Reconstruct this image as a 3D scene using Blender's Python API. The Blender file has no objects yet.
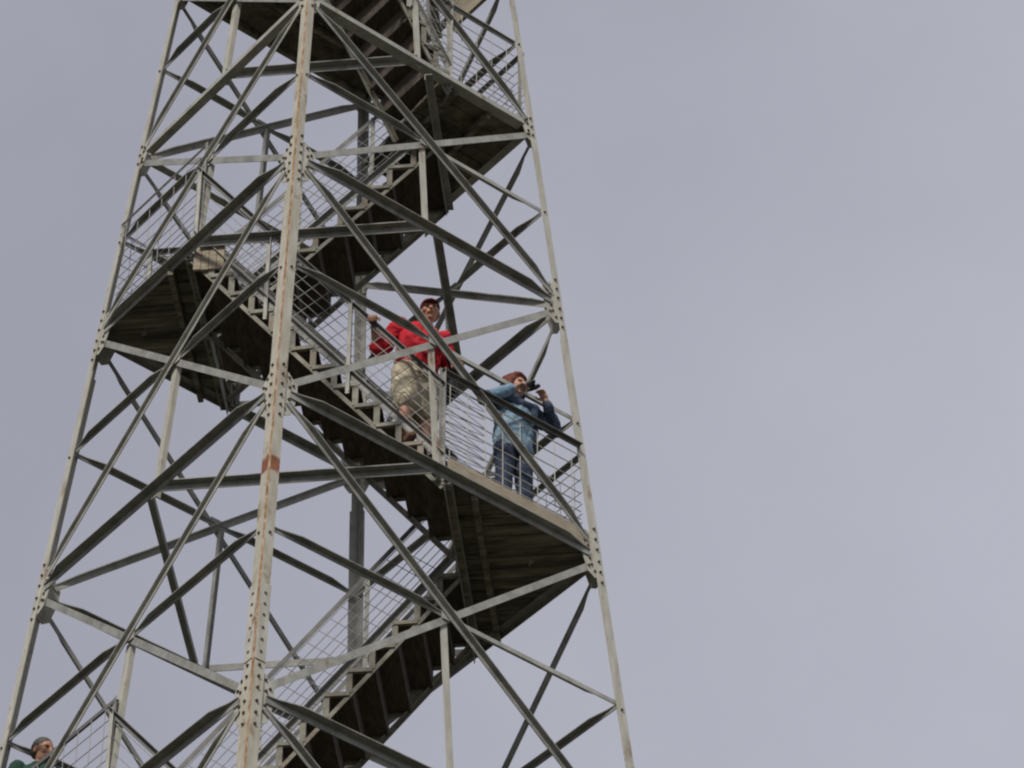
import bpy, bmesh, math, random
from mathutils import Vector as V, Matrix, Euler
random.seed(7)
S = bpy.context.scene
C = S.collection
rad = math.radians
# ------------------------------------------------------------------ helpers
def obj(name, bm, mats, parent=None, smooth=False):
    me = bpy.data.meshes.new(name)
    bmesh.ops.recalc_face_normals(bm, faces=bm.faces[:])
    bm.to_mesh(me); bm.free()
    if not isinstance(mats, (list, tuple)): mats = [mats]
    for m in mats: me.materials.append(m)
    if smooth:
        for p in me.polygons: p.use_smooth = True
    o = bpy.data.objects.new(name, me); C.objects.link(o)
    if parent:
        o.parent = parent
    return o
def thing(name, label, cat, loc=(0,0,0), rz=0, group=None):
    o = bpy.data.objects.new(name, None); C.objects.link(o)
    o.empty_display_size = .2
    o.location = loc; o.rotation_euler = (0,0,rz)
    o['label'] = label; o['category'] = cat
    if group: o['group'] = group
    return o
def box(bm, c, ax, ay, az, mi=0):
    """box from centre and three half-axis vectors"""
    c = V(c); ax=V(ax); ay=V(ay); az=V(az)
    vs = [bm.verts.new(c+sx*ax+sy*ay+sz*az) for sx in(-1,1) for sy in(-1,1) for sz in(-1,1)]
    for f in ((0,1,3,2),(4,6,7,5),(0,4,5,1),(2,3,7,6),(0,2,6,4),(1,5,7,3)):
        bm.faces.new([vs[i] for i in f]).material_index = mi
def bar(bm, p, q, w, h, up=(0,0,1), mi=0):
    p=V(p); q=V(q); d=(q-p); L=d.length
    if L<1e-5: return
    d/=L; u=V(up); s=d.cross(u)
    if s.length<1e-4: s=d.cross(V((1,0,0)))
    s.normalize(); u=s.cross(d)
    box(bm,(p+q)/2, d*L/2, s*w/2, u*h/2, mi)
def wire(bm, p, q, r, mi=0):
    p=V(p); q=V(q); d=(q-p).normalized()
    s=d.orthogonal().normalized(); t=d.cross(s)
    a=[bm.verts.new(p+r*(math.cos(k*math.pi/2)*s+math.sin(k*math.pi/2)*t)) for k in range(4)]
    b=[bm.verts.new(q+r*(math.cos(k*math.pi/2)*s+math.sin(k*math.pi/2)*t)) for k in range(4)]
    for k in range(4):
        bm.faces.new((a[k],a[(k+1)%4],b[(k+1)%4],b[k])).material_index=mi
    bm.faces.new(a[::-1]).material_index=mi; bm.faces.new(b).material_index=mi
def bolt(bm, c, n, r=.0145, h=.014, mi=1):
    c=V(c); n=V(n).normalized(); s=n.orthogonal().normalized(); t=n.cross(s)
    a=[];b=[]
    for k in range(6):
        dv=r*(math.cos(k*math.pi/3)*s+math.sin(k*math.pi/3)*t)
        a.append(bm.verts.new(c+dv)); b.append(bm.verts.new(c+dv*.9+n*h))
    for k in range(6): bm.faces.new((a[k],a[(k+1)%6],b[(k+1)%6],b[k])).material_index=mi
    bm.faces.new(b).material_index=mi; bm.faces.new(a[::-1]).material_index=mi
def angle(bm, P, Q, a, n, wa=.07, wn=.07, t=.009, off=0.0, taper=True, nsign=1):
    """rolled steel angle from P to Q: one flange (wa) in the face plane growing along a,
       the other (wn) standing off the face along nsign*n; off = offset of the heel plane along n.
       The standing flange is cut back at its ends."""
    P=V(P); Q=V(Q); d=Q-P; L=d.length; d/=L
    a=V(a); a=(a-d*a.dot(d)).normalized(); n=V(n); n=(n-d*n.dot(d)-a*n.dot(a)).normalized()
    m=n*nsign
    st=[0,L]
    if taper and L>.9: st=[0,.10,.30,L-.30,L-.10,L]
    rings=[]
    for k,s in enumerate(st):
        e=wn
        if len(st)==6: e={0:.22*wn,1:.36*wn,2:wn,3:wn,4:.36*wn,5:.22*wn}[k]
        o=P+d*s+n*off
        pts=[o, o+a*wa, o+a*wa+m*t, o+a*t+m*t, o+a*t+m*e, o+m*e]
        rings.append([bm.verts.new(x) for x in pts])
    for r0,r1 in zip(rings,rings[1:]):
        for k in range(6): bm.faces.new((r0[k],r0[(k+1)%6],r1[(k+1)%6],r1[k]))
    bm.faces.new(rings[0][::-1]); bm.faces.new(rings[-1])
def clip(poly, p, n):
    out=[]
    for i in range(len(poly)):
        a=poly[i]; b=poly[(i+1)%len(poly)]
        da=(a-p).dot(n); db=(b-p).dot(n)
        if da>=0: out.append(a)
        if (da>=0)!=(db>=0): out.append(a+(b-a)*(da/(da-db)))
    return out
def prism(bm, poly, z0, z1, mi=0):
    if len(poly)<3: return
    a=[bm.verts.new((p.x,p.y,z0)) for p in poly]; b=[bm.verts.new((p.x,p.y,z1)) for p in poly]
    n=len(poly)
    bm.faces.new(a[::-1]).material_index=mi; bm.faces.new(b).material_index=mi
    for i in range(n): bm.faces.new((a[i],a[(i+1)%n],b[(i+1)%n],b[i])).material_index=mi
# ------------------------------------------------------------------ materials
def mat(name, c1, c2=None, scale=6, rough=.7, metallic=0, bump=.0, bscale=40, rust=None, rustamt=.0, stretch=(1,1,1), c3=None):
    m=bpy.data.materials.new(name); m.use_nodes=True
    nt=m.node_tree; N=nt.nodes; Lk=nt.links; b=N['Principled BSDF']
    b.inputs['Roughness'].default_value=rough; b.inputs['Metallic'].default_value=metallic
    if 'Specular IOR Level' in b.inputs: b.inputs['Specular IOR Level'].default_value=.3
    c2=c2 or c1
    tc=N.new('ShaderNodeTexCoord'); mp=N.new('ShaderNodeMapping'); mp.inputs['Scale'].default_value=stretch
    Lk.new(tc.outputs['Object'],mp.inputs['Vector'])
    no=N.new('ShaderNodeTexNoise'); no.inputs['Scale'].default_value=scale; no.inputs['Detail'].default_value=6; no.inputs['Roughness'].default_value=.65
    Lk.new(mp.outputs[0],no.inputs['Vector'])
    r=N.new('ShaderNodeValToRGB'); r.color_ramp.elements[0].position=.34; r.color_ramp.elements[1].position=.66
    r.color_ramp.elements[0].color=(*c1,1); r.color_ramp.elements[1].color=(*c2,1)
    if c3:
        e=r.color_ramp.elements.new(.5); e.color=(*c3,1)
    Lk.new(no.outputs['Fac'],r.inputs['Fac'])
    col=r.outputs['Color']
    if rust:
        n2=N.new('ShaderNodeTexNoise'); n2.inputs['Scale'].default_value=3.1; n2.inputs['Detail'].default_value=9; n2.inputs['Roughness'].default_value=.72
        mp2=N.new('ShaderNodeMapping'); mp2.inputs['Scale'].default_value=(2.2,2.2,.9); Lk.new(tc.outputs['Object'],mp2.inputs['Vector'])
        Lk.new(mp2.outputs[0],n2.inputs['Vector'])
        r2=N.new('ShaderNodeValToRGB'); r2.color_ramp.elements[0].position=.66-rustamt; r2.color_ramp.elements[1].position=.78-rustamt
        r2.color_ramp.elements[0].color=(0,0,0,1); r2.color_ramp.elements[1].color=(1,1,1,1)
        Lk.new(n2.outputs['Fac'],r2.inputs['Fac'])
        mx=N.new('ShaderNodeMix'); mx.data_type='RGBA'
        Lk.new(r2.outputs['Color'],mx.inputs['Factor']); Lk.new(col,mx.inputs[6]); mx.inputs[7].default_value=(*rust,1)
        col=mx.outputs[2]
    Lk.new(col,b.inputs['Base Color'])
    if bump:
        n3=N.new('ShaderNodeTexNoise'); n3.inputs['Scale'].default_value=bscale; n3.inputs['Detail'].default_value=4
        Lk.new(mp.outputs[0],n3.inputs['Vector'])
        bp=N.new('ShaderNodeBump'); bp.inputs['Strength'].default_value=bump; bp.inputs['Distance'].default_value=.02
        Lk.new(n3.outputs['Fac'],bp.inputs['Height']); Lk.new(bp.outputs['Normal'],b.inputs['Normal'])
    return m
RUST=(.17,.072,.03)
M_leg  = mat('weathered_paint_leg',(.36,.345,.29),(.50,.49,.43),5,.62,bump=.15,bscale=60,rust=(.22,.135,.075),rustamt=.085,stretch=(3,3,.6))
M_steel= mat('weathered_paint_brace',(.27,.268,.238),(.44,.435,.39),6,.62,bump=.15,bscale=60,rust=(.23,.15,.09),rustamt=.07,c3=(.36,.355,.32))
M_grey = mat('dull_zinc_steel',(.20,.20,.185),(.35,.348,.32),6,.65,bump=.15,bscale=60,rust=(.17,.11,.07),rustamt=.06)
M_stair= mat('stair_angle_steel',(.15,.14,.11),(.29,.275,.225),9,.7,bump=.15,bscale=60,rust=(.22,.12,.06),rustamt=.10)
M_dark = mat('dark_oxide_rail',(.10,.10,.094),(.17,.165,.15),9,.6,rust=(.10,.05,.03),rustamt=.02)
M_rust = mat('streaked_rust',(.17,.07,.03),(.42,.37,.29),7,.85,c3=(.30,.19,.11),stretch=(5,5,1.6))
M_leg_n= mat('weathered_paint_rusting_leg',(.36,.335,.26),(.50,.48,.41),5,.62,bump=.15,bscale=60,rust=(.23,.175,.10),rustamt=.12,stretch=(3,3,.6))
M_bolt = mat('rusty_bolt',(.05,.035,.025),(.12,.075,.05),30,.8)
M_wire = mat('zinc_wire',(.18,.18,.18),(.28,.28,.27),20,.55)
M_wood = mat('weathered_plank',(.06,.052,.041),(.31,.275,.215),4,.9,bump=.4,bscale=50,stretch=(.35,2.6,2.6),c3=(.17,.15,.115))
M_wood_b = mat('weathered_plank_cross',(.05,.042,.032),(.20,.17,.125),4,.9,bump=.4,bscale=50,stretch=(1.5,1.5,2.6))
M_toe  = mat('bleached_board',(.25,.21,.15),(.44,.39,.30),5,.9,bump=.4,bscale=40,stretch=(1.5,1.5,14),c3=(.36,.31,.235))
M_tread= mat('old_tread_wood',(.05,.04,.032),(.12,.095,.075),5,.9,bump=.3,stretch=(6,1.5,4))
# ------------------------------------------------------------------ tower geometry
U=2.55
ZL={1:1.6+8.4328*U}
ZL[0]=ZL[1]-1.3726*U; ZL[2]=ZL[1]+1.2166*U; ZL[3]=ZL[1]+2.1501*U; ZL[4]=ZL[1]+3.0960*U; ZL[5]=ZL[4]+2.41
ZL[-1]=ZL[0]-3.6; ZL[-2]=ZL[-1]-3.7
DIR={'n':V((0,-1,0)),'l':V((-1,0,0)),'r':V((1,0,0)),'f':V((0,1,0))}
K=.1024
def hw(z): return U-K*(z-ZL[1])
def legp(c,z): 
    p=DIR[c]*hw(z); p.z=z; return p
def J(c,l): return legp(c,ZL[l])
UP=V((0,0,1))
def face_normal(a,b):
    h=(DIR[a]+DIR[b]).normalized()
    e=(DIR[b]-DIR[a]).normalized()
    d=(legp(a,1)+legp(b,1)-legp(a,0)-legp(b,0)).normalized()   # upslope in the face
    n=e.cross(d)
    if n.dot(h)<0: n=-n
    return n.normalized(), e, d
FACES=[('n','r'),('n','l'),('l','f'),('r','f')]
tower=thing('lookout_tower','tall weathered steel lattice lookout tower with stairs, landings and wire railings','tower')
LV=[-1,0,1,2,3,4,5]
# legs
def rust_band(m,zc,half):
    nt=m.node_tree; N=nt.nodes; L=nt.links; b=N['Principled BSDF']; src=b.inputs['Base Color'].links[0].from_socket
    tc=N.new('ShaderNodeTexCoord'); sp=N.new('ShaderNodeSeparateXYZ'); L.new(tc.outputs['Object'],sp.inputs[0])
    no=N.new('ShaderNodeTexNoise'); no.inputs['Scale'].default_value=14; no.inputs['Detail'].default_value=6; L.new(tc.outputs['Object'],no.inputs['Vector'])
    def M(op,a,b_,c=None):
        n=N.new('ShaderNodeMath'); n.operation=op
        for i,v in enumerate((a,b_)):
            if isinstance(v,(int,float)): n.inputs[i].default_value=v
            else: L.new(v,n.inputs[i])
        return n.outputs[0]
    d=M('ABSOLUTE',M('SUBTRACT',sp.outputs[2],zc),0)
    e=M('ADD',d,M('MULTIPLY',M('SUBTRACT',no.outputs[0],.5),.09))
    mr=N.new('ShaderNodeMapRange'); mr.inputs['From Min'].default_value=half+.02; mr.inputs['From Max'].default_value=half-.015; L.new(e,mr.inputs['Value'])
    r=N.new('ShaderNodeValToRGB'); r.color_ramp.elements[0].color=(.15,.045,.02,1); r.color_ramp.elements[1].color=(.30,.12,.055,1); r.color_ramp.elements[0].position=.35; r.color_ramp.elements[1].position=.65
    L.new(no.outputs[0],r.inputs[0])
    mx=N.new('ShaderNodeMix'); mx.data_type='RGBA'; L.new(mr.outputs[0],mx.inputs[0]); L.new(src,mx.inputs[6]); L.new(r.outputs[0],mx.inputs[7]); L.new(mx.outputs[2],b.inputs['Base Color'])
rust_band(M_leg_n,ZL[1]-.945,.085)
LEGB={}
for c in 'nlrf':
    bm=bmesh.new()
    f1,f2=[f for f in FACES if c in f]
    def frame(f):
        o=f[0] if f[1]==c else f[1]
        n,e,d=face_normal(*f)
        e=(DIR[o]-DIR[c]).normalized()
        return n,e
    n1,e1=frame(f1); n2,e2=frame(f2)
    segs=[(0.0,ZL[0]+.75,.118),(ZL[0]+.75,ZL[2]-.5,.106),(ZL[2]-.5,ZL[5]+.4,.086)]
    t=.011
    for z0,z1,b in segs:
        rr=[]
        for z in (z0,z1):
            p=legp(c,z); ch=.015
            pts=[p+e1*ch, p+e1*b, p+e1*b-n1*t, p+e1*t*1.45+e2*t*1.45, p+e2*b-n2*t, p+e2*b, p+e2*ch]
            rr.append([bm.verts.new(x) for x in pts])
        for k in range(7):
            f=bm.faces.new((rr[0][k],rr[0][(k+1)%7],rr[1][(k+1)%7],rr[1][k]))
            if k==6: f.material_index=2
        bm.faces.new(rr[0][::-1]); bm.faces.new(rr[1])
    # bolt rows at joints and splices
    for l in (-1,0,1,2,3,4):
        z=ZL[l]
        zz=[-.34,-.22,-.1,.04,.16,.28] if l in(0,1,2) else [-.12,.0,.12]
        if l==0: zz+=[.42,.55,.68,.82,.94,1.06]
        for dz in zz:
            p=legp(c,z+dz)
            bolt(bm,p+e1*.062+n1*.0005,n1); bolt(bm,p+e2*.062+n2*.0005,n2)
    for l in (-1,0,1,2,3,4):
        zm=(ZL[l]+ZL[l+1])/2; p=legp(c,zm)
        bolt(bm,p+e1*.06,n1,.013); bolt(bm,p+e2*.06,n2,.013)
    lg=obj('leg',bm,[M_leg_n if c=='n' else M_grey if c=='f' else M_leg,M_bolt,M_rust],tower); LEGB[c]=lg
    if c=='n': lg['label']='corner leg with a rust streak down its edge and an orange rust band'
    # splice plates wrapped on the leg above level 0 and at level 2
    for zc,hh in ((ZL[0]+.75,.42),) if c!='f' else ():
        bm=bmesh.new()
        for e,n in((e1,n1),(e2,n2)):
            a=legp(c,zc-hh); b_=legp(c,zc+hh)
            d=(b_-a).normalized(); mid=(a+b_)/2
            box(bm, mid+e*.064+n*.0045, d*hh, e*.05, n*.0035)
        obj('splice_plate',bm,M_leg,lg)
def member(name,P,Q,a,n,mtl,**k):
    bm=bmesh.new(); angle(bm,P,Q,a,n,**k); return obj(name,bm,mtl,tower)
def trim(P,Q,s0,s1):
    d=(Q-P).normalized(); return P+d*s0, Q-d*s1
for (a,b) in FACES:
    n,e,d=face_normal(a,b)
    front = 'n' in (a,b)
    for l in LV:
        A,B=J(a,l),J(b,l); P,Q=trim(A,B,.15,.15)
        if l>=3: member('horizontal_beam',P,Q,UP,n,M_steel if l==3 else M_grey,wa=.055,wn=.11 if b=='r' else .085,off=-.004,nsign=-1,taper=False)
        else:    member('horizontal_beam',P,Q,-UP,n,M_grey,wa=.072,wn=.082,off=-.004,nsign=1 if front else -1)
    for l in (-1,0,1,2,3,4):
        la,lb=J(a,l),J(b,l); ua,ub=J(a,l+1),J(b,l+1)
        # X bracing; diagonal A falls away from the first corner, B rises from it
        g0=.2 if l<2 else .15
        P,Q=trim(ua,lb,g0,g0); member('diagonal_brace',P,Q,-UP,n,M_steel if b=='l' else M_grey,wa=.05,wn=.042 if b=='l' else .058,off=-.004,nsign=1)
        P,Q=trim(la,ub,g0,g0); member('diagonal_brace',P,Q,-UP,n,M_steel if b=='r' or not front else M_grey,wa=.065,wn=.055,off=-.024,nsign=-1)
        # X centre
        w0=(lb-la).length; w1=(ub-ua).length; tt=w0/(w0+w1)
        X=(la+lb)/2+((ua+ub)/2-(la+lb)/2)*tt
        zm=X.z; ma,mb=legp(a,zm),legp(b,zm)
        P,Q=trim(ma,X,.07,.03); member('sub_brace',P,Q,-UP,n,M_grey,wa=.045,wn=.062,off=-.034,nsign=1 if front else -1)
        P,Q=trim(X,mb,.03,.07); member('sub_brace',P,Q,-UP,n,M_steel if b=='r' else M_grey,wa=.045,wn=.062,off=-.034,nsign=1 if (front and b=='l') else -1)
        lm=(la+lb)/2
        P,Q=trim(X,lm,.06,-.02); member('hanger',P,Q,-e if b=='r' else e,n,M_leg if front else M_grey,wa=.07,wn=.05,off=-.046,nsign=-1,taper=False)
        bm=bmesh.new(); box(bm,X-n*.016,e*.075,d*.075,n*.004)
        for (u,v) in((-.05,.02),(.05,.02),(.02,-.05),(-.02,.055)): bolt(bm,X-n*.012+e*u+d*v,n,.011,.01)
        obj('centre_plate',bm,[M_steel,M_bolt],tower)
    # gussets
    for c,o in((a,b),(b,a)):
        ee=(DIR[o]-DIR[c]).normalized()
        for l in (0,1,2,3,4):
            p=J(c,l); ld=(legp(c,ZL[l]+1)-p).normalized()
            big= .95 if l<=2 else .62
            bm=bmesh.new()
            pts=[(.05,.24),(.14,.25),(.245,.12),(.25,-.03),(.20,-.27),(.13,-.32),(.05,-.27)]
            f0=[bm.verts.new(p+ee*s*big+ld*t*big-n*.0135) for s,t in pts]; f1=[bm.verts.new(v.co-n*.008) for v in f0]
            bm.faces.new(f0); bm.faces.new(f1[::-1])
            for k in range(7): bm.faces.new((f0[k],f0[(k+1)%7],f1[(k+1)%7],f1[k]))
            for s,t in ((.15,.18),(.20,.10),(.16,.06),(.15,-.17),(.19,-.2),(.12,-.24),(.16,-.10)):
                bolt(bm,p+ee*s*big+ld*t*big-n*.0135,n,.015,.012)
            obj('gusset_plate',bm,[M_leg,M_bolt],tower)
# diaphragm ties joining the middles of neighbouring beams
for l in (0,1,2,3,4):
    mids={f:(J(f[0],l)+J(f[1],l))/2 for f in FACES}
    for c in ('nlrf' if l<3 else 'nr'):
        fs=[f for f in FACES if c in f]
        P,Q=mids[fs[0]],mids[fs[1]]; P,Q=trim(P,Q,.06,.06)
        dz=-.085 if (c,l) in (('l',0),('r',1),('l',2),('r',3)) or l==4 else .065
        member('tie_bar',P+V((0,0,dz)),Q+V((0,0,dz)),-UP,DIR[c],M_grey,wa=.075,wn=.075,nsign=1,taper=False)
# concrete footings
for c in 'nlrf':
    bm=bmesh.new(); p=legp(c,0); prism(bm,[p+V((x,y,0))*.45 for x,y in((-1,-1),(1,-1),(1,1),(-1,1))],-.3,.25)
    obj('footing',bm,mat('concrete_'+c,(.28,.27,.25),(.36,.35,.33),8,.9) if c=='n' else bpy.data.materials['concrete_n'],tower)
# ------------------------------------------------------------------ landings
FT=.055   # floor top above joint level
def landing(poly, l, pdir, m, label, wplank=.15):
    z=ZL[l]; bm=bmesh.new()
    pd=V(pdir).normalized(); s=V((-pd.y,pd.x,0))
    lo=min(p.dot(s) for p in poly); hi=max(p.dot(s) for p in poly)
    k=lo
    while k<hi-.01:
        q=clip(poly,s*(k+.006),s); q=clip(q,s*(k+wplank-.008),-s) if q else q
        if len(q)>2: 
            j=random.uniform(-.012,.006)
            prism(bm,q,z+FT-.042+j,z+FT+j*.6)
        k+=wplank
    o=obj('landing',bm,m,tower); o['label']=label
    return o
def v2(p): return V((p.x,p.y,0))
def tri(c,l,fr=.5,ins=.03):
    w=hw(ZL[l])-ins; a=DIR[c]; 
    o1=V((0,-1,0)); o2=V((0,1,0))
    return [a*w, a*(w*(1-fr))+o2*w*fr, a*(w*(1-fr))+o1*w*fr]
def joists(parent,l,segs,h=.13):
    for P,Q in segs:
        bm=bmesh.new(); P=V((P.x,P.y,ZL[l]+FT-.046-h/2)); Q=V((Q.x,Q.y,P.z)); bar(bm,P,Q,.05,h); obj('joist',bm,M_wood,parent)
floors={}
for c,l in (('l',0),('r',1),('l',2)):
    pl=tri(c,l)
    lab={0:'lowest plank landing at the left corner leg',1:'plank landing with pale toe board at the right corner leg',2:'plank landing at the left corner above the stairs'}[l]
    fl=landing(pl,l,(1,0,0),M_wood,lab); floors[l]=fl
    w=hw(ZL[l]); sx=1 if c=='r' else -1
    joists(fl,l,[(V((sx*(w*.5+.03),-.46*w,0)),V((sx*(w*.5+.03),.46*w,0))),(V((sx*(w*.5+.24),-.4*w,0)),V((sx*(w*.5+.24),.4*w,0)))])
# landing 3: strip along the right-far side
w3=hw(ZL[3])-.03
R,Nn,Fr=DIR['r']*w3,DIR['n']*w3,DIR['f']*w3
rn=(Nn-R); rf=(Fr-R)
pl=[R, R+rf*.52, R+rf*.52+rn*.36, R+rn*.40]
fl3=landing(pl,3,(rn.x,rn.y,0),M_wood_b,'plank landing at the right corner below the top platform'); floors[3]=fl3
joists(fl3,3,[(R+rn*.34+rf*.02,R+rn*.30+rf*.48),(R+rn*.18+rf*.03,R+rn*.16+rf*.48)],.09)
# level 4: wide platform with stair opening along the near-right side
w4=hw(ZL[4])-.03
R4,N4,F4,L4=DIR['r']*w4,DIR['n']*w4,DIR['f']*w4,DIR['l']*w4
pl=[F4, L4, N4, N4+(L4-N4)*.02, F4+(R4-F4)*.56]
pl=[F4, L4, N4+(L4-N4)*.45, F4+(R4-F4)*.55]
fl4=landing(pl,4,(1,1,0),M_wood_b,'wide plank platform at the top of the view'); floors[4]=fl4
joists(fl4,4,[(F4+(R4-F4)*k+V((-.04,-.04,0)),L4+(N4-L4)*k+V((.04,.04,0))) for k in (.03,.22,.4)],.09)
def toe(parent,A,B,z0,h,t=.04,inn=None):
    bm=bmesh.new(); A=V((A.x,A.y,z0+h/2)); B=V((B.x,B.y,z0+h/2)); bar(bm,A,B,t,h); return obj('toe_board',bm,M_toe,parent)
# toe boards
w1=hw(ZL[1]); 
nr=V((1,-1,0)).normalized(); nl=V((-1,-1,0)).normalized(); rfN=V((1,1,0)).normalized(); lfN=V((-1,1,0)).normalized()
e_rn=(DIR['n']-DIR['r'])
toe(floors[1],DIR['r']*w1+e_rn*(w1*.045)-nr*.035,DIR['r']*w1+e_rn*(w1*.475)-nr*.035,ZL[1]+.02,.20)
t4=toe(floors[4],R4+(F4-R4)*.08-rfN*.05,R4+(F4-R4)*.36-rfN*.05,ZL[4]-.24,.44)
# pale riser board closing the end of landing 2 beside the stair head
w2=hw(ZL[2])
bm=bmesh.new(); 
for k in range(4): box(bm,(-.5*w2+.05+k*.072,-.47*w2-.03,ZL[2]-.13),(.0335,0,0),(0,.014,0),(0,0,.14+.004*(k%2)))
bb=obj('end_board',bm,M_toe,floors[2])
# ------------------------------------------------------------------ railings
GR=[.03,.10,.17,.245,.325,.415,.515,.63,.77,.93,1.08]
def fence_panel(name,A,B,zA,zB,H,stay,parent_mat=M_dark,posts=(0,1),rail=True,stays_m=None,rows=GR,railsize=.045,perp=False,postm=None,rw=.0042):
    """railing: handrail (part) > wire_mesh, post"""
    A=V((A.x,A.y,zA)); B=V((B.x,B.y,zB)); d=B-A; L=d.length; u=d/L
    bm=bmesh.new()
    hd=V((0,0,1)).cross(u).normalized()
    angle(bm,A+UP*H,B+UP*H,-UP,hd,wa=railsize,wn=railsize,t=.007,taper=False)
    r=obj('railing',bm,parent_mat,tower)
    bm=bmesh.new()
    for h in rows:
        if h<H: wire(bm,A+UP*h,B+UP*h,rw)
    nst=int(L/stay)
    pv=(UP-u*u.z).normalized() if perp else UP
    for k in range(1,nst+1):
        p=A+u*(k*stay-stay/2)
        T=min(H,rows[-1])*(pv.z if perp else 1)
        if perp:
            uh=V((u.x,u.y,0)).normalized(); g=pv.dot(uh)
            if g<-1e-6: T=min(T,(p-A).dot(uh)/-g)
            elif g>1e-6: T=min(T,(B-p).dot(uh)/g)
        q=p+pv*T
        if T<.02: continue
        wire(bm,p,q,rw)
    obj('wire_mesh',bm,stays_m or M_wire,r)
    for s in posts:
        bm=bmesh.new(); p=A+d*s; angle(bm,p-UP*.10,p+UP*(H+.02),u,hd,wa=.042,wn=.042,t=.006,taper=False,off=-.05 if False else .002); obj('post',bm,postm or M_steel,r)
    return r
for c,l in (('l',0),('r',1),('l',2)):
    w=hw(ZL[l])
    for o,nn in (('n',nr if c=='r' else nl),('f',rfN if c=='r' else lfN)):
        ed=(DIR[o]-DIR[c])
        A=DIR[c]*w+ed*(w*.05)-nn*.075; B=DIR[c]*w+ed*(w*.495)-nn*.075
        z=ZL[l]+FT
        up={0:1.12,1:1.2,2:1.37}[l]
        fence_panel('rail',A,B,z,z,up,.20,posts=(.985,),postm=M_grey,stays_m=M_steel if (l==1 and o=='n') else M_wire,parent_mat=M_dark if o=='n' else M_grey,railsize=.045 if l<2 else .018,
                    rows=GR if l<2 else GR+[1.22,1.33],rw=.0042 if not(l==1 and o=='n') else .0055)
# short rail between the two flights on each landing
for c,l in (('l',0),('r',1),('l',2)):
    w=hw(ZL[l]); sx=DIR[c].x
    fence_panel('rail',V((sx*(.5*w+.04),-.02,0)),V((sx*(.5*w+.62),-.02,0)),ZL[l]+FT,ZL[l]+FT,1.0,.2,posts=(0,1))
# loose woven mesh tied over the end of the landing rail beside the stair foot
bm=bmesh.new(); ga=DIR['r']*w1+e_rn*(w1*.488)-nr*.09; gb_=DIR['r']*w1+e_rn*(w1*.355)-nr*.09
ga.z=gb_.z=ZL[1]+FT; bow=nr*.012
for k in range(11):
    h=.06+.098*k
    for u,v in ((0,.085),(.085,0)):
        A=ga+UP*(h+u+random.uniform(-.012,.012)); B=gb_+UP*(h*.97+v+random.uniform(-.012,.012)); Mi=(A+B)/2+bow-UP*.012
        wire(bm,A,Mi,.0032); wire(bm,Mi,B,.0032)
obj('loose_wire_mesh',bm,M_wire,tower)
# landing 3
z=ZL[3]+FT
fence_panel('rail',R+rn*.07-nr*.06,R+rn*.46-nr*.06,z,z,1.12,.19,posts=(.75,),stays_m=M_steel,parent_mat=M_grey,railsize=.03)
fence_panel('rail',R+rf*.035-rfN*.03,R+rf*.5-rfN*.03,z,z,1.12,.19,posts=(.03,.98),parent_mat=M_grey,railsize=.035)
z=ZL[4]+FT
fence_panel('rail',R4+(F4-R4)*.03-rfN*.03,F4+(R4-F4)*.03-rfN*.03,z,z,1.12,.2,posts=(.5,))
fence_panel('rail',L4+(F4-L4)*.03-lfN*.03,F4+(L4-F4)*.03-lfN*.03,z,z,1.12,.2,posts=(.5,))
# ------------------------------------------------------------------ stair flights
def flight(P0,P1,side,width,n,label,near_sign=None):
    """P0 foot, P1 head: points on the outer (side*) edge line at floor level; treads reach `width` away from the edge"""
    P0=V(P0)-UP*.10;P1=V(P1)-UP*.10; run=V((P1.x-P0.x,P1.y-P0.y,0)); rl=run.length; ru=run/rl
    sd=V(side).normalized(); rise=(P1.z-P0.z)/n; r=rl/n
    sl=(P1-P0).normalized()
    pn=(UP-sl*sl.z).normalized()
    bm=bmesh.new()
    for s in (0,width):
        o=sd*s
        # lower chord, kick rail, and the bracket steps between
        hd=sd if s==0 else -sd
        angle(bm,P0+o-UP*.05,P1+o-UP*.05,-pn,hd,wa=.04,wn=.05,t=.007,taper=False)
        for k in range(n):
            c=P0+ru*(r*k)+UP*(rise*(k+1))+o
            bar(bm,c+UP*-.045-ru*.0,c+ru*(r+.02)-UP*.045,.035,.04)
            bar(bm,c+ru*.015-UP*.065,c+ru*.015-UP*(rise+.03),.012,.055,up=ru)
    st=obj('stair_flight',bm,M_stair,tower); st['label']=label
    for s in (0,width):
        bm=bmesh.new(); o=sd*s; angle(bm,P0+o+UP*.31,P1+o+UP*.29,-pn,-sd if s==0 else sd,wa=.06,wn=.05,t=.007,taper=False)
        obj('kick_rail',bm,M_grey,st)
    for k in range(n):
        c=P0+ru*(r*k)+UP*(rise*(k+1))
        bm=bmesh.new()
        m=c+sd*(width/2)
        box(bm,m+ru*(r*.5+.012)-UP*.022,ru*(r*.5+.03),sd*(width/2-.025),UP*.021)
        box(bm,m+ru*(r+.028)+UP*(rise*.5-.03),ru*.011,sd*(width/2-.03),UP*(rise*.5-.03))
        obj('tread',bm,M_tread,st)
    rows=[.06,.15,.25,.36,.48,.61,.75,.9]
    for s in (0,width):
        A=P0+sd*(s+(-.01 if s==0 else .01))+UP*(rise*.5); B=P1+sd*(s+(-.01 if s==0 else .01))+UP*(rise*.5)
        fence_panel('rail',A,B,A.z,B.z,1.0,.16,posts=(.36,.69,.985),perp=True,rows=rows,postm=M_steel)
    return st,P0,ru,r,rise,sd
W=lambda l:hw(ZL[l])
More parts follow.
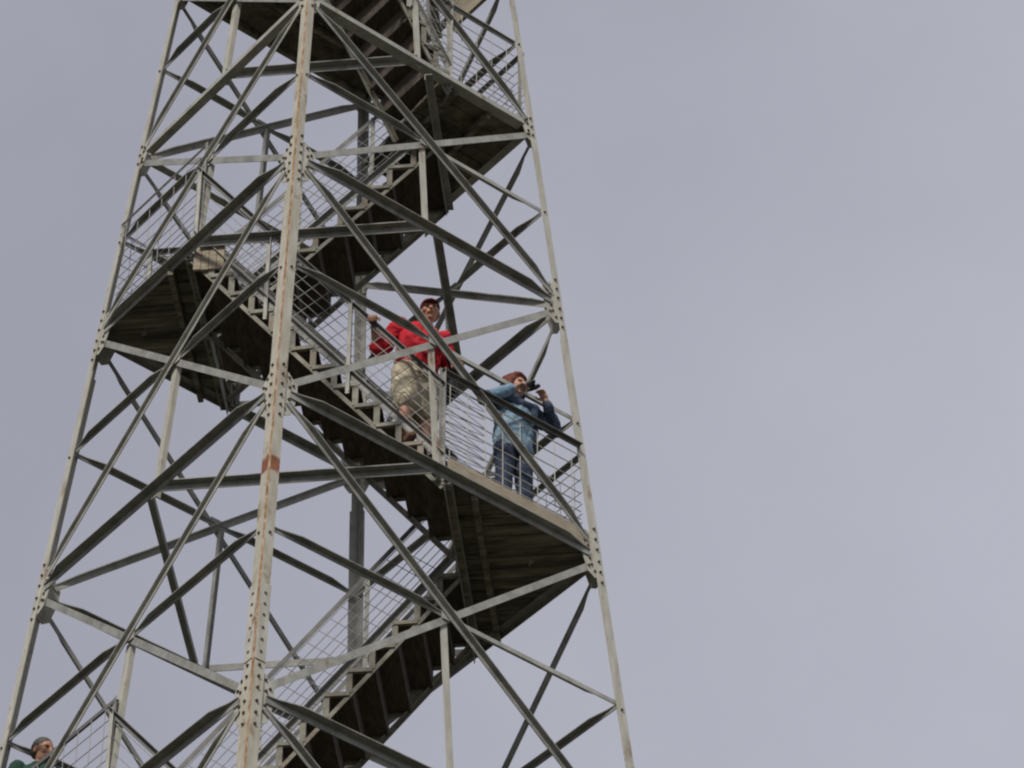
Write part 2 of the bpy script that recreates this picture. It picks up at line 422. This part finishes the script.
def fl(l,front,width,n,label):
    w0,w1=W(l),W(l+1); s=1 if l%2 else -1         # odd levels start at the right landing
    if front:
        P0=V((s*.5*w0,-.47*w0,ZL[l]+FT)); P1=V((-s*.5*w1,-.47*w1,ZL[l+1]+FT)); sd=(0,1,0)
    else:
        P0=V((s*.5*w0,.03,ZL[l]+FT)); P1=V((-s*.5*w1,.03,ZL[l+1]+FT)); sd=(0,1,0)
    return flight(P0,P1,sd,width,n,label)
F12=fl(1,True,1.0,12,'flight of wooden treads rising to the left landing, where the man in red stands')
F01=fl(0,False,.98,14,'lowest flight of wooden treads rising to the right landing')
F23=fl(2,False,.9,9,'short flight rising from the left landing to the upper right landing')
Fm=fl(-1,True,1.0,14,'flight rising to the lowest left landing')
# flight 3 -> 4 runs along the near-right face
a=R+rn*.36-nr*.06; b=DIR['n']*w4+(R4-N4)*.12-nr*.06
F34=flight(V((a.x,a.y,ZL[3]+FT)),V((b.x,b.y,ZL[4]+FT)),-nr,.85,9,'short flight of treads under the top platform')
# ------------------------------------------------------------------ people
def capsule(bm,p,q,r0,r1,seg=12,rings=4):
    p=V(p);q=V(q); d=(q-p); L=d.length
    d = d/L if L>1e-6 else UP.copy()
    s=d.orthogonal().normalized(); t=d.cross(s)
    prof=[]
    for k in range(rings+1):
        a=-math.pi/2+k*math.pi/2/rings; prof.append((p+d*(r0*math.sin(a)), r0*math.cos(a)))
    for k in range(rings+1):
        a=k*math.pi/2/rings; prof.append((q+d*(r1*math.sin(a)), r1*math.cos(a)))
    prev=None
    for c,r in prof:
        r=max(r,1e-4)
        ring=[bm.verts.new(c+r*(math.cos(2*math.pi*k/seg)*s+math.sin(2*math.pi*k/seg)*t)) for k in range(seg)]
        if prev:
            for k in range(seg): bm.faces.new((prev[k],prev[(k+1)%seg],ring[(k+1)%seg],ring[k]))
        else: bm.faces.new(ring[::-1])
        prev=ring
    bm.faces.new(prev)
def chain(bm,pts,rs,**k):
    for i in range(len(pts)-1): capsule(bm,pts[i],pts[i+1],rs[i],rs[i+1],**k)
def ell(bm,c,r,rot=None,seg=16,rings=10):
    c=V(c); R_=rot or Matrix.Identity(3); prev=None
    for i in range(rings+1):
        a=-math.pi/2+math.pi*i/rings
        rr=max(math.cos(a),1e-3)
        ring=[bm.verts.new(c+R_@V((r[0]*rr*math.cos(2*math.pi*k/seg),r[1]*rr*math.sin(2*math.pi*k/seg),r[2]*math.sin(a)))) for k in range(seg)]
        if prev:
            for k in range(seg): bm.faces.new((prev[k],prev[(k+1)%seg],ring[(k+1)%seg],ring[k]))
        else: bm.faces.new(ring[::-1])
        prev=ring
    bm.faces.new(prev)
TEX=bpy.data.textures.new('cloth_folds','CLOUDS'); TEX.noise_scale=.085; TEX.noise_depth=2
def soft(name,bm,m,parent,vox=.008,smooth=3,fold=0):
    o=obj(name,bm,m,parent,True)
    r=o.modifiers.new('weld','REMESH'); r.mode='VOXEL'; r.voxel_size=vox; r.use_smooth_shade=True
    s=o.modifiers.new('soft','SMOOTH'); s.iterations=smooth; s.factor=.5
    if fold:
        d=o.modifiers.new('folds','DISPLACE'); d.texture=TEX; d.strength=fold; d.mid_level=.5; d.texture_coords='LOCAL'
    return o
M_skin=mat('sunned_skin',(.40,.20,.13),(.50,.28,.19),14,.55,bump=.05)
M_skin2=mat('fair_skin',(.48,.27,.20),(.58,.35,.27),14,.55,bump=.05)
M_red=mat('red_jersey',(.42,.012,.022),(.55,.02,.035),10,.85,bump=.2,bscale=25)
M_khaki=mat('khaki_twill',(.47,.41,.29),(.55,.485,.36),4,.9,bump=.3,bscale=25)
M_black=mat('black_nylon',(.012,.012,.014),(.03,.03,.033),20,.6)
M_cap=mat('maroon_cap_cloth',(.085,.012,.018),(.13,.022,.03),20,.85)
M_navy=mat('navy_fleece',(.035,.05,.085),(.075,.10,.15),12,.9,bump=.3,bscale=60)
M_ltblue=mat('light_blue_fleece',(.13,.22,.31),(.30,.43,.53),9,.9,bump=.3,bscale=60)
M_denim=mat('blue_denim',(.03,.042,.075),(.06,.08,.13),14,.9,bump=.3,bscale=60)
M_hairr=mat('auburn_hair',(.10,.022,.012),(.20,.05,.025),30,.6,bump=.6,bscale=60)
M_hairg=mat('grey_hair',(.05,.045,.042),(.13,.12,.11),40,.7,bump=.6,bscale=60)
M_green=mat('dark_green_knit',(.012,.045,.03),(.025,.075,.05),14,.9,bump=.3,bscale=50)
M_eye=mat('dark_iris',(.02,.015,.012))
M_lip=mat('lip_red',(.33,.14,.11))
M_shoe=mat('brown_leather',(.09,.045,.025),(.15,.08,.05),20,.7)
M_sole=mat('rubber_sole',(.03,.03,.03),(.05,.05,.05),20,.8)
def head(bm,c,yaw=0,pitch=0,s=1.0):
    """skull, jaw, nose, ears, brow; returns the head frame"""
    H=Matrix.Rotation(yaw,3,'Z')@Matrix.Rotation(pitch,3,'X')
    c=V(c); f=lambda x,y,z: c+H@(V((x,y,z))*s)
    ell(bm,f(0,.012,.03),(.076*s,.094*s,.09*s),H)
    ell(bm,f(0,-.018,-.035),(.062*s,.072*s,.082*s),H)
    ell(bm,f(0,-.05,-.085),(.032*s,.03*s,.026*s),H)
    capsule(bm,f(0,-.088,.012),f(0,-.108,-.026),.011*s,.017*s)
    capsule(bm,f(-.04,-.073,.03),f(.04,-.073,.03),.014*s,.014*s)
    for sx in(-1,1):
        ell(bm,f(sx*.078,.012,-.005),(.012*s,.022*s,.034*s),H)
        ell(bm,f(sx*.042,-.062,-.022),(.024*s,.024*s,.024*s),H)
    capsule(bm,f(-.02,-.083,-.055),f(.02,-.083,-.055),.011*s,.011*s)
    return f,H
def face_bits(f,parent,s=1.0,skin=None):
    for sx in(-1,1):
        bm=bmesh.new(); ell(bm,f(sx*.032,-.0855,.008),(.0095*s,.006*s,.0045*s)); obj('eye',bm,M_eye,parent,True)
    bm=bmesh.new(); capsule(bm,f(-.02,-.0925,-.056),f(.02,-.0925,-.056),.0055*s,.0055*s); obj('mouth',bm,M_lip,parent,True)
def hand(bm,w,d,pn,curl=1.0,s=1.0,thumb_side=1):
    """hand from wrist w, pointing d, palm normal pn; fingers curl toward pn"""
    w=V(w); d=V(d).normalized(); pn=V(pn); pn=(pn-d*pn.dot(d)).normalized(); sd=d.cross(pn)
    ell(bm,w+d*.045*s,(.04*s,.018*s,.05*s),Matrix((sd,pn,d)).transposed())
    for i,(o,L) in enumerate(((-.03,.062),(-.01,.072),(.011,.068),(.031,.052))):
        b=w+d*.08*s+sd*(o*s*thumb_side)
        a1=.55*curl; a2=1.5*curl
        p1=b+(d*math.cos(a1)+pn*math.sin(a1))*L*.5*s
        p2=p1+(d*math.cos(a2)+pn*math.sin(a2))*L*.5*s
        chain(bm,[w+d*.04*s+sd*(o*.8*s*thumb_side),b,p1,p2],[.011*s,.0105*s,.0095*s,.008*s],seg=8,rings=3)
    tb=w+d*.03*s-sd*(.035*s*thumb_side)
    t1=tb+(d*.6-sd*thumb_side*.55+pn*.5).normalized()*.04*s
    t2=t1+(d*.7+pn*.7).normalized()*.032*s
    chain(bm,[w+d*.015*s,tb,t1,t2],[.013*s,.013*s,.0115*s,.0095*s],seg=8,rings=3)
def foot(bm,a,yaw,r=1.0,ln=.17):
    """shoe from ankle a along heading yaw (0 = -y)"""
    a=V(a); f=V((math.sin(yaw),-math.cos(yaw),0))
    zs=.042
    capsule(bm,a+V((0,0,-a_h+zs))-f*.05,a+V((0,0,-a_h+zs))+f*.10,.042*r,.044*r)
    capsule(bm,a+V((0,0,-a_h+zs-.006))+f*.08,a+V((0,0,-a_h+zs-.008))+f*ln,.043*r,.034*r)
    capsule(bm,a,a+V((0,0,-.04)),.045*r,.05*r)
a_h=.085
def tub(bm,sections,seg=18):
    """lofted garment tube from (centre, rx, ry)"""
    prev=None
    for c,rx,ry in sections:
        c=V(c); ring=[bm.verts.new(c+V((rx*math.cos(2*math.pi*k/seg),ry*math.sin(2*math.pi*k/seg),0))) for k in range(seg)]
        if prev:
            for k in range(seg): bm.faces.new((prev[k],prev[(k+1)%seg],ring[(k+1)%seg],ring[k]))
        else: bm.faces.new(ring[::-1])
        prev=ring
    bm.faces.new(prev)
# ---- woman with binoculars on the right landing
edge=lambda c,o,l,s: DIR[c]*W(l)+(DIR[o]-DIR[c])*(W(l)*s)
wp=edge('r','n',1,.226)-nr*.25; wp.z=ZL[1]+FT+.002
wom=thing('person','woman with auburn hair, blue jacket and jeans looking through binoculars from the landing','person',wp,rad(38))
wom.scale=(1.07,)*3
sh={-1:V((-.165,.0,1.345)),1:V((.165,0,1.345))}
el={-1:V((-.34,-.08,1.215)),1:V((.385,-.06,1.20))}
wr={-1:V((-.115,-.19,1.35)),1:V((.215,-.18,1.37))}
hd_={-1:V((.03,-.215,1.455)),1:V((.125,-.195,1.46))}
bm=bmesh.new()
f,H=head(bm,(0,-.03,1.535),rad(20),rad(6),1.04)
chain(bm,[(0,0,1.33),(0,-.012,1.43)],[.062,.052])
tub(bm,[((0,0,.88),.15,.11),((0,0,.98),.14,.10),((0,-.01,1.2),.15,.11),((0,0,1.33),.13,.09)])
for s in(-1,1):
    chain(bm,[(s*.085,0,.88),(s*.1,-.01,.47),(s*.105,.02,.085)],[.085,.055,.04])
    foot(bm,V((s*.105,.02,a_h)),s*rad(8),.8,.14)
    chain(bm,[sh[s],el[s],wr[s]],[.05,.04,.027])
    c=hd_[s]; hand(bm,wr[s],(c-wr[s]).normalized()+V((0,-.08,.12)),V((-s*.9,-.3,-.05)),.95,.92,s)
body=soft('body',bm,M_skin2,wom,.006,2)
face_bits(f,body,1.04)
bm=bmesh.new()   # jacket, main
tub(bm,[((0,.0,.80),.178,.14),((0,.0,.92),.185,.145),((0,-.012,1.08),.178,.14),((0,-.015,1.22),.185,.14),((0,0,1.33),.165,.11),((0,0,1.385),.085,.075)])
for s in(-1,1): capsule(bm,sh[s]-V((s*.03,0,.02)),sh[s],.07,.068)
jk=soft('jacket',bm,M_ltblue,wom,.009,3,.04); jk['label']='light blue jacket body'
for s in(-1,1):
    bm=bmesh.new(); chain(bm,[sh[s],el[s]],[.074,.062]); chain(bm,[el[s],el[s]+(wr[s]-el[s])*(.9 if s>0 else .3)],[.061,.045 if s>0 else .055]); soft('sleeve',bm,M_navy,jk,.009,3,.03)
    if s<0:
        bm=bmesh.new(); chain(bm,[el[s]+(wr[s]-el[s])*.25,el[s]+(wr[s]-el[s])*.9],[.06,.047]); soft('cuff',bm,M_ltblue,jk,.009,3,.02)
bm=bmesh.new(); chain(bm,[(-.15,-.09,1.3),(0,-.125,1.27),(.15,-.09,1.3)],[.06,.05,.06]); chain(bm,[(.12,-.1,1.24),(.15,-.06,.95)],[.055,.05]); chain(bm,[(-.185,-.0,1.3),(-.16,-.04,1.2)],[.04,.05])
soft('yoke_panel',bm,M_navy,jk,.009,4,.02)
bm=bmesh.new(); capsule(bm,(0,-.01,1.375),(0,-.015,1.405),.08,.07); soft('collar',bm,M_navy,jk,.009,3)
bm=bmesh.new()
tub(bm,[((0,0,.78),.165,.125),((0,0,.9),.16,.12)])
for s in(-1,1): chain(bm,[(s*.085,0,.84),(s*.1,-.012,.47),(s*.107,.015,.09)],[.1,.073,.068])
soft('jeans',bm,M_denim,wom,.009,3,.02)
for s in(-1,1):
    bm=bmesh.new(); foot(bm,V((s*.105,.02,a_h)),s*rad(8),.98,.165); soft('shoe',bm,M_black,wom,.008,2)
bm=bmesh.new()   # hair: short and full
g=lambda x,y,z: f(x,y,z)
ell(bm,g(0,.028,.052),(.102,.108,.092),H); ell(bm,g(0,.06,-.015),(.1,.08,.1),H)
for s in(-1,1): ell(bm,g(s*.082,.025,-.005),(.034,.066,.085),H)
ell(bm,g(0,-.03,.088),(.08,.062,.04),H)
soft('hair',bm,M_hairr,body,.007,2,.03)
# binoculars she holds
bino=thing('binoculars','small dark binoculars held up to the eyes of the woman in blue','binoculars',wp,rad(38)); bino.scale=(1.07,)*3
bm=bmesh.new()
for s in(-1,1):
    a=f(s*.033,-.125,-.055); d=H@V((0,-1,.02))
    chain(bm,[a,a+d*.035],[.017,.019]); chain(bm,[a+d*.035,a+d*.075],[.02,.023])
soft('barrel',bm,mat('dull_grey_rubber',(.05,.052,.056),(.10,.10,.11),20,.6),bino,.005,1)
bm=bmesh.new(); a=f(0,-.155,-.05); d=H@V((0,-1,.02)); capsule(bm,a,a+d*.045,.012,.012); obj('hinge',bm,M_sole,bino,True)
for s in(-1,1):
    bm=bmesh.new(); a=f(s*.033,-.125,-.055); d=H@V((0,-1,.02)); capsule(bm,a+d*.094,a+d*.0985,.019,.019); obj('lens',bm,mat('coated_glass',(.02,.03,.04),rough=.1) if s<0 else bpy.data.materials['coated_glass'],bino,True)
# ---- man in red on the stairs
_,P0,ru,r_,rise_,sd_=F12
def tread_top(k,acr,along=.5):   # k = 0 lowest tread
    return P0+ru*(r_*(k+along))+UP*(rise_*(k+1))+sd_*acr
psi=rad(38)
fr=tread_top(1,.13,.95); flw=tread_top(1,.36,.25)
base=tread_top(1,.235,.75); base.z=flw.z
man=thing('person','man in a red shirt, khaki shorts and dark cap coming down the stairs','person',base,psi)
inv=Matrix.Rotation(-psi,3,'Z')
SC=1.05; man.scale=(SC,SC,SC)
loc=lambda p: inv@(V(p)-base)/SC
aR=loc(fr)+V((0,0,a_h)); aL=loc(flw)+V((0,0,a_h))
pel=V((0.05,0.0,1.0)); hipR=pel+V((-.095,0,-.03)); hipL=pel+V((.095,0,-.03))
def knee(h,a,bend,Lt=.45,Lc=.43):
    d=a-h; D=min(d.length,Lt+Lc-.002); x=(Lt*Lt-Lc*Lc+D*D)/(2*D); y=math.sqrt(max(Lt*Lt-x*x,0))
    u=d.normalized(); b=V(bend); b=(b-u*b.dot(u)).normalized(); return h+u*x+b*y
kR=knee(hipR,aR,(-.2,-1,0)); kL=knee(hipL,aL,(.1,-1,0))
chest=pel+V((.03,-.03,.34)); neck=pel+V((.05,-.04,.53)); hc=pel+V((.085,-.075,.69))
shR=pel+V((-.165,-.005,.45)); shL=pel+V((.235,-.05,.46))
sl12=(tread_top(11,0)-tread_top(0,0)).normalized()
hgrip=P0+ru*(r_*3.3)+UP*(rise_*.5+rise_*3.3+1.0)   # point on the near handrail
wrR=loc(hgrip)+V((.0,.02,.055))
def elbow(s_,w_,bend,La=.30,Lf=.27):
    return knee(s_,w_,bend,La,Lf)
elR=elbow(shR,wrR,(-.3,.6,-1))
elL=shL+V((.10,.05,-.28)); wrL=elL+V((-.02,-.19,-.13))
bm=bmesh.new()
f,H=head(bm,hc,rad(-26),rad(6),1.02)
chain(bm,[neck-V((0,0,.06)),neck+V((.012,-.008,.07))],[.068,.06])
tub(bm,[(pel+V((0,0,-.06)),.16,.125),(pel+V((0,0,.06)),.165,.13),(chest+V((-.02,0,-.08)),.17,.13),(chest+V((.005,0,.08)),.17,.12),(neck-V((.01,0,.05)),.1,.08)])
for h_,k_,a_,s_ in((hipR,kR,aR,-1),(hipL,kL,aL,1)):
    u=(a_-k_)
    chain(bm,[h_,k_,k_+u*.3,a_],[.095,.062,.062,.041])
    foot(bm,a_,s_*rad(6),.9,.16)
for s_,e_,w_,ts in((shR,elR,wrR,-1),(shL,elL,wrL,1)):
    chain(bm,[s_,e_,e_+(w_-e_)*.3,w_],[.058,.045,.046,.03])
railv=inv@sl12
hand(bm,wrR,(inv@V((0,-1,0)))*.8+V((0,0,-.3)),V((0,0,-1)),1.15,1.02,-1)
hand(bm,wrL,(wrL-elL),V((-1,0,0)),.7,1.02,1)
mb=soft('body',bm,M_skin,man,.0065,2)
face_bits(f,mb,1.02)
bm=bmesh.new()
tub(bm,[(pel+V((0,0,-.03)),.192,.155),(pel+V((.0,-.015,.09)),.20,.17),(chest+V((-.01,-.012,-.06)),.20,.165),(chest+V((.005,0,.07)),.20,.145),(neck-V((.02,0,.075)),.185,.11),(neck-V((.005,0,.02)),.088,.082)])
for s_,e_ in((shR,elR),(shL,elL)): chain(bm,[s_+V((0,0,-.0)),s_+(e_-s_)*.45,s_+(e_-s_)*.97],[.082,.078,.085])
soft('shirt',bm,M_red,man,.009,3,.05)
bm=bmesh.new(); ell(bm,neck+V((0,.0,-.0)),(.088,.085,.03)); capsule(bm,neck+V((0,-.075,-.02)),neck+V((0.0,-.115,-.12)),.02,.012); soft('collar',bm,M_cap,man,.008,2)
bm=bmesh.new()
tub(bm,[(pel+V((0,0,-.12)),.19,.16),(pel+V((0,0,.04)),.19,.155)])
for h_,k_ in((hipR,kR),(hipL,kL)): chain(bm,[h_+V((0,0,-.02)),h_+(k_-h_)*.5,h_+(k_-h_)*.92],[.13,.128,.118])
soft('shorts',bm,M_khaki,man,.009,3,.035)
for a_,s_ in((aR,-1),(aL,1)):
    bm=bmesh.new(); foot(bm,a_,s_*rad(6),1.08,.185); soft('shoe',bm,M_shoe,man,.008,2)
bm=bmesh.new()  # cap with visor
ell(bm,f(0,.012,.058),(.089,.103,.078),H); 
for k in range(7):
    x=-.06+.02*k; capsule(bm,f(x,-.07,.052),f(x*.8,-.155+abs(x)*.5,.035),.008,.006)
soft('cap',bm,M_cap,mb,.007,2)
bm=bmesh.new(); ell(bm,f(0,.04,-.01),(.082,.07,.06),H); soft('hair',bm,M_hairg,mb,.007,2)
# camera bag hanging at his left hip
bagc=pel+V((.27,-.06,-.06))
bag=thing('shoulder_bag','black shoulder bag hanging at the hip of the man in red','bag',base,psi); bag.scale=(SC,SC,SC)
bm=bmesh.new(); B=Matrix.Rotation(rad(20),3,'Z')
tub(bm,[(bagc+V((0,0,-.13)),.062,.11),(bagc+V((0,0,-.1)),.075,.13),(bagc+V((0,0,.07)),.07,.125),(bagc+V((0,0,.1)),.05,.1)])
soft('pouch',bm,M_black,bag,.009,3,.01)
bm=bmesh.new(); ell(bm,bagc+V((0.01,0,.085)),(.08,.135,.03)); soft('flap',bm,M_black,bag,.009,2)
bm=bmesh.new()
pts=[bagc+V((-.01,-.10,.06)),bagc+V((-.10,-.13,.26)),chest+V((.0,-.165,.02)),neck+V((-.07,-.10,-.03)),neck+V((-.1,.02,-.01)),chest+V((.05,.15,.05)),bagc+V((-.05,.15,.24)),bagc+V((0,.10,.06))]
chain(bm,pts,[.014]*8); obj('strap',bm,M_black,bag,True)
# ---- man in green at the lowest landing (head and shoulders show)
gp=edge('l','n',0,.10)-nl*.39; gp.z=ZL[0]+FT+.002
grn=thing('person','short haired man in a dark green top, head and shoulders above the lowest left railing','person',gp,rad(20))
bm=bmesh.new()
f,H=head(bm,(0.01,-.04,1.62),rad(36),rad(10),1.07)
chain(bm,[(0,0,1.44),(.005,-.015,1.53)],[.068,.06])
tub(bm,[((0,0,.92),.16,.12),((0,0,1.05),.165,.125),((0,-.01,1.28),.175,.125),((0,0,1.43),.15,.1)])
for s in(-1,1):
    chain(bm,[(s*.095,0,.93),(s*.11,-.01,.5),(s*.115,.02,a_h)],[.095,.06,.042])
    foot(bm,V((s*.115,.02,a_h)),s*rad(8),.9,.16)
    e_=V((s*.27,-.02,1.16)); w_=V((s*.2,-.24,1.06))
    chain(bm,[(s*.19,0,1.43),e_,w_],[.058,.045,.03]); hand(bm,w_,(w_-e_),V((0,0,-1)),.9,1.0,s)
gb=soft('body',bm,M_skin,grn,.0065,2); face_bits(f,gb,1.07)
bm=bmesh.new()
tub(bm,[((0,0,.88),.19,.15),((0,0,1.05),.195,.155),((0,-.01,1.28),.205,.15),((0,0,1.43),.18,.11),((0,0,1.5),.085,.08)])
for s in(-1,1): chain(bm,[(s*.19,0,1.43),(s*.27,-.02,1.16),(s*.205,-.22,1.07)],[.078,.065,.048])
soft('pullover',bm,M_green,grn,.009,3,.025)
bm=bmesh.new()
tub(bm,[((0,0,.84),.18,.14),((0,0,.97),.175,.135)])
for s in(-1,1): chain(bm,[(s*.095,0,.9),(s*.11,-.01,.5),(s*.117,.02,.1)],[.11,.082,.075])
soft('trousers',bm,M_denim,grn,.009,3,.02)
for s in(-1,1):
    bm=bmesh.new(); foot(bm,V((s*.115,.02,a_h)),s*rad(8),1.06,.18); soft('shoe',bm,M_shoe,grn,.008,2)
bm=bmesh.new(); ell(bm,f(0,.026,.052),(.09,.103,.093),H); ell(bm,f(0,.05,.0),(.084,.07,.062),H); soft('hair',bm,M_hairg,gb,.005,1,.012)
# ------------------------------------------------------------------ ground
bm=bmesh.new(); n=48; Rr=1200
rng=[0,6,12,20,35,60,110,200,400,800,Rr]
prev=None
for ri in rng:
    ring=[bm.verts.new((ri*math.cos(2*math.pi*k/n),ri*math.sin(2*math.pi*k/n),0 if ri<60 else -.02*(ri-60)**.8)) for k in range(n)] if ri else [bm.verts.new((0,0,0))]
    if prev:
        for k in range(n):
            if len(prev)==1: bm.faces.new((prev[0],ring[k],ring[(k+1)%n]))
            else: bm.faces.new((prev[k],ring[k],ring[(k+1)%n],prev[(k+1)%n]))
    prev=ring
M_gr=mat('summit_grass',(.035,.04,.024),(.08,.075,.048),.35,.95,bump=.6,bscale=8)
g_=obj('ground',bm,M_gr); g_['kind']='structure'
# ------------------------------------------------------------------ light and sky
SUN_AZ=rad(192)      # measured clockwise from +y
SUN_EL=rad(42)
sd=V((math.sin(SUN_AZ)*math.cos(SUN_EL),math.cos(SUN_AZ)*math.cos(SUN_EL),math.sin(SUN_EL)))
L=bpy.data.lights.new('sun','SUN'); L.energy=1.5; L.angle=rad(10); L.color=(1,.95,.87)
lo=bpy.data.objects.new('sun',L); C.objects.link(lo); lo.rotation_euler=sd.to_track_quat('Z','Y').to_euler(); lo.location=(0,-20,60)
wd=bpy.data.worlds.new('World'); S.world=wd; wd.use_nodes=True
nt=wd.node_tree; N=nt.nodes; Lk=nt.links; bg=N['Background']; bg.inputs['Strength'].default_value=.1
sky=N.new('ShaderNodeTexSky'); sky.sky_type='NISHITA'; sky.sun_disc=False; sky.sun_elevation=SUN_EL; sky.sun_rotation=SUN_AZ
tc=N.new('ShaderNodeTexCoord')
no=N.new('ShaderNodeTexNoise'); no.inputs['Scale'].default_value=9; no.inputs['Detail'].default_value=6; no.inputs['Roughness'].default_value=.52
Lk.new(tc.outputs['Generated'],no.inputs['Vector'])
# cloud deck: thins toward the lower right of the sky behind the tower
dt=N.new('ShaderNodeVectorMath'); dt.operation='DOT_PRODUCT'; Lk.new(tc.outputs['Generated'],dt.inputs[0])
THIN=V((.78,.22,-.42)).normalized(); dt.inputs[1].default_value=THIN
mr=N.new('ShaderNodeMapRange'); mr.inputs['From Min'].default_value=-.30; mr.inputs['From Max'].default_value=-.05; mr.inputs['To Min'].default_value=0; mr.inputs['To Max'].default_value=1
Lk.new(dt.outputs['Value'],mr.inputs['Value'])
mm=N.new('ShaderNodeMath'); mm.operation='MULTIPLY_ADD'; Lk.new(no.outputs['Fac'],mm.inputs[0]); mm.inputs[1].default_value=.9; mm.inputs[2].default_value=-.45
ad=N.new('ShaderNodeMath'); ad.operation='ADD'; Lk.new(mr.outputs[0],ad.inputs[0]); Lk.new(mm.outputs[0],ad.inputs[1])
cr=N.new('ShaderNodeValToRGB'); cr.color_ramp.elements[0].color=(1.75,1.75,2.05,1); cr.color_ramp.elements[1].color=(2.36,2.40,2.74,1)
Lk.new(ad.outputs[0],cr.inputs['Fac'])
mx=N.new('ShaderNodeMix'); mx.data_type='RGBA'; mx.inputs['Factor'].default_value=.96
Lk.new(sky.outputs[0],mx.inputs[6]); Lk.new(cr.outputs[0],mx.inputs[7]); Lk.new(mx.outputs[2],bg.inputs['Color'])
# ------------------------------------------------------------------ camera
th=.0317
def rz(x,y,a): return x*math.cos(a)-y*math.sin(a), x*math.sin(a)+y*math.cos(a)
cx,cy=rz(1.3724*U,-10.2320*U,th); cz=1.6
yaw,pit,rol=.0673+th,.73600,-.0017
cyw,syw=math.cos(yaw),math.sin(yaw); cp,sp=math.cos(pit),math.sin(pit); c_,s_=math.cos(rol),math.sin(rol)
fv=V((-syw*cp,cyw*cp,sp)); rv=V((cyw,syw,0)); uv=rv.cross(fv)
right=rv*c_+uv*s_; up=uv*c_-rv*s_
cam=bpy.data.cameras.new('camera'); co=bpy.data.objects.new('camera',cam); C.objects.link(co)
mw=Matrix((right,up,-fv)).transposed().to_4x4(); mw.translation=V((cx,cy,cz)); co.matrix_world=mw
cam.sensor_width=36; cam.lens=36*3804.9/1024; cam.clip_end=4000; cam.clip_start=.5
S.camera=co
# ------------------------------------------------------------------ render look
S.view_settings.view_transform='Standard'; S.view_settings.look='None'; S.view_settings.exposure=1.0; S.view_settings.gamma=1; S.view_settings.use_curve_mapping=False
S.cycles.pixel_filter_type='BLACKMAN_HARRIS'; S.cycles.filter_width=2.2
S.cycles.max_bounces=6
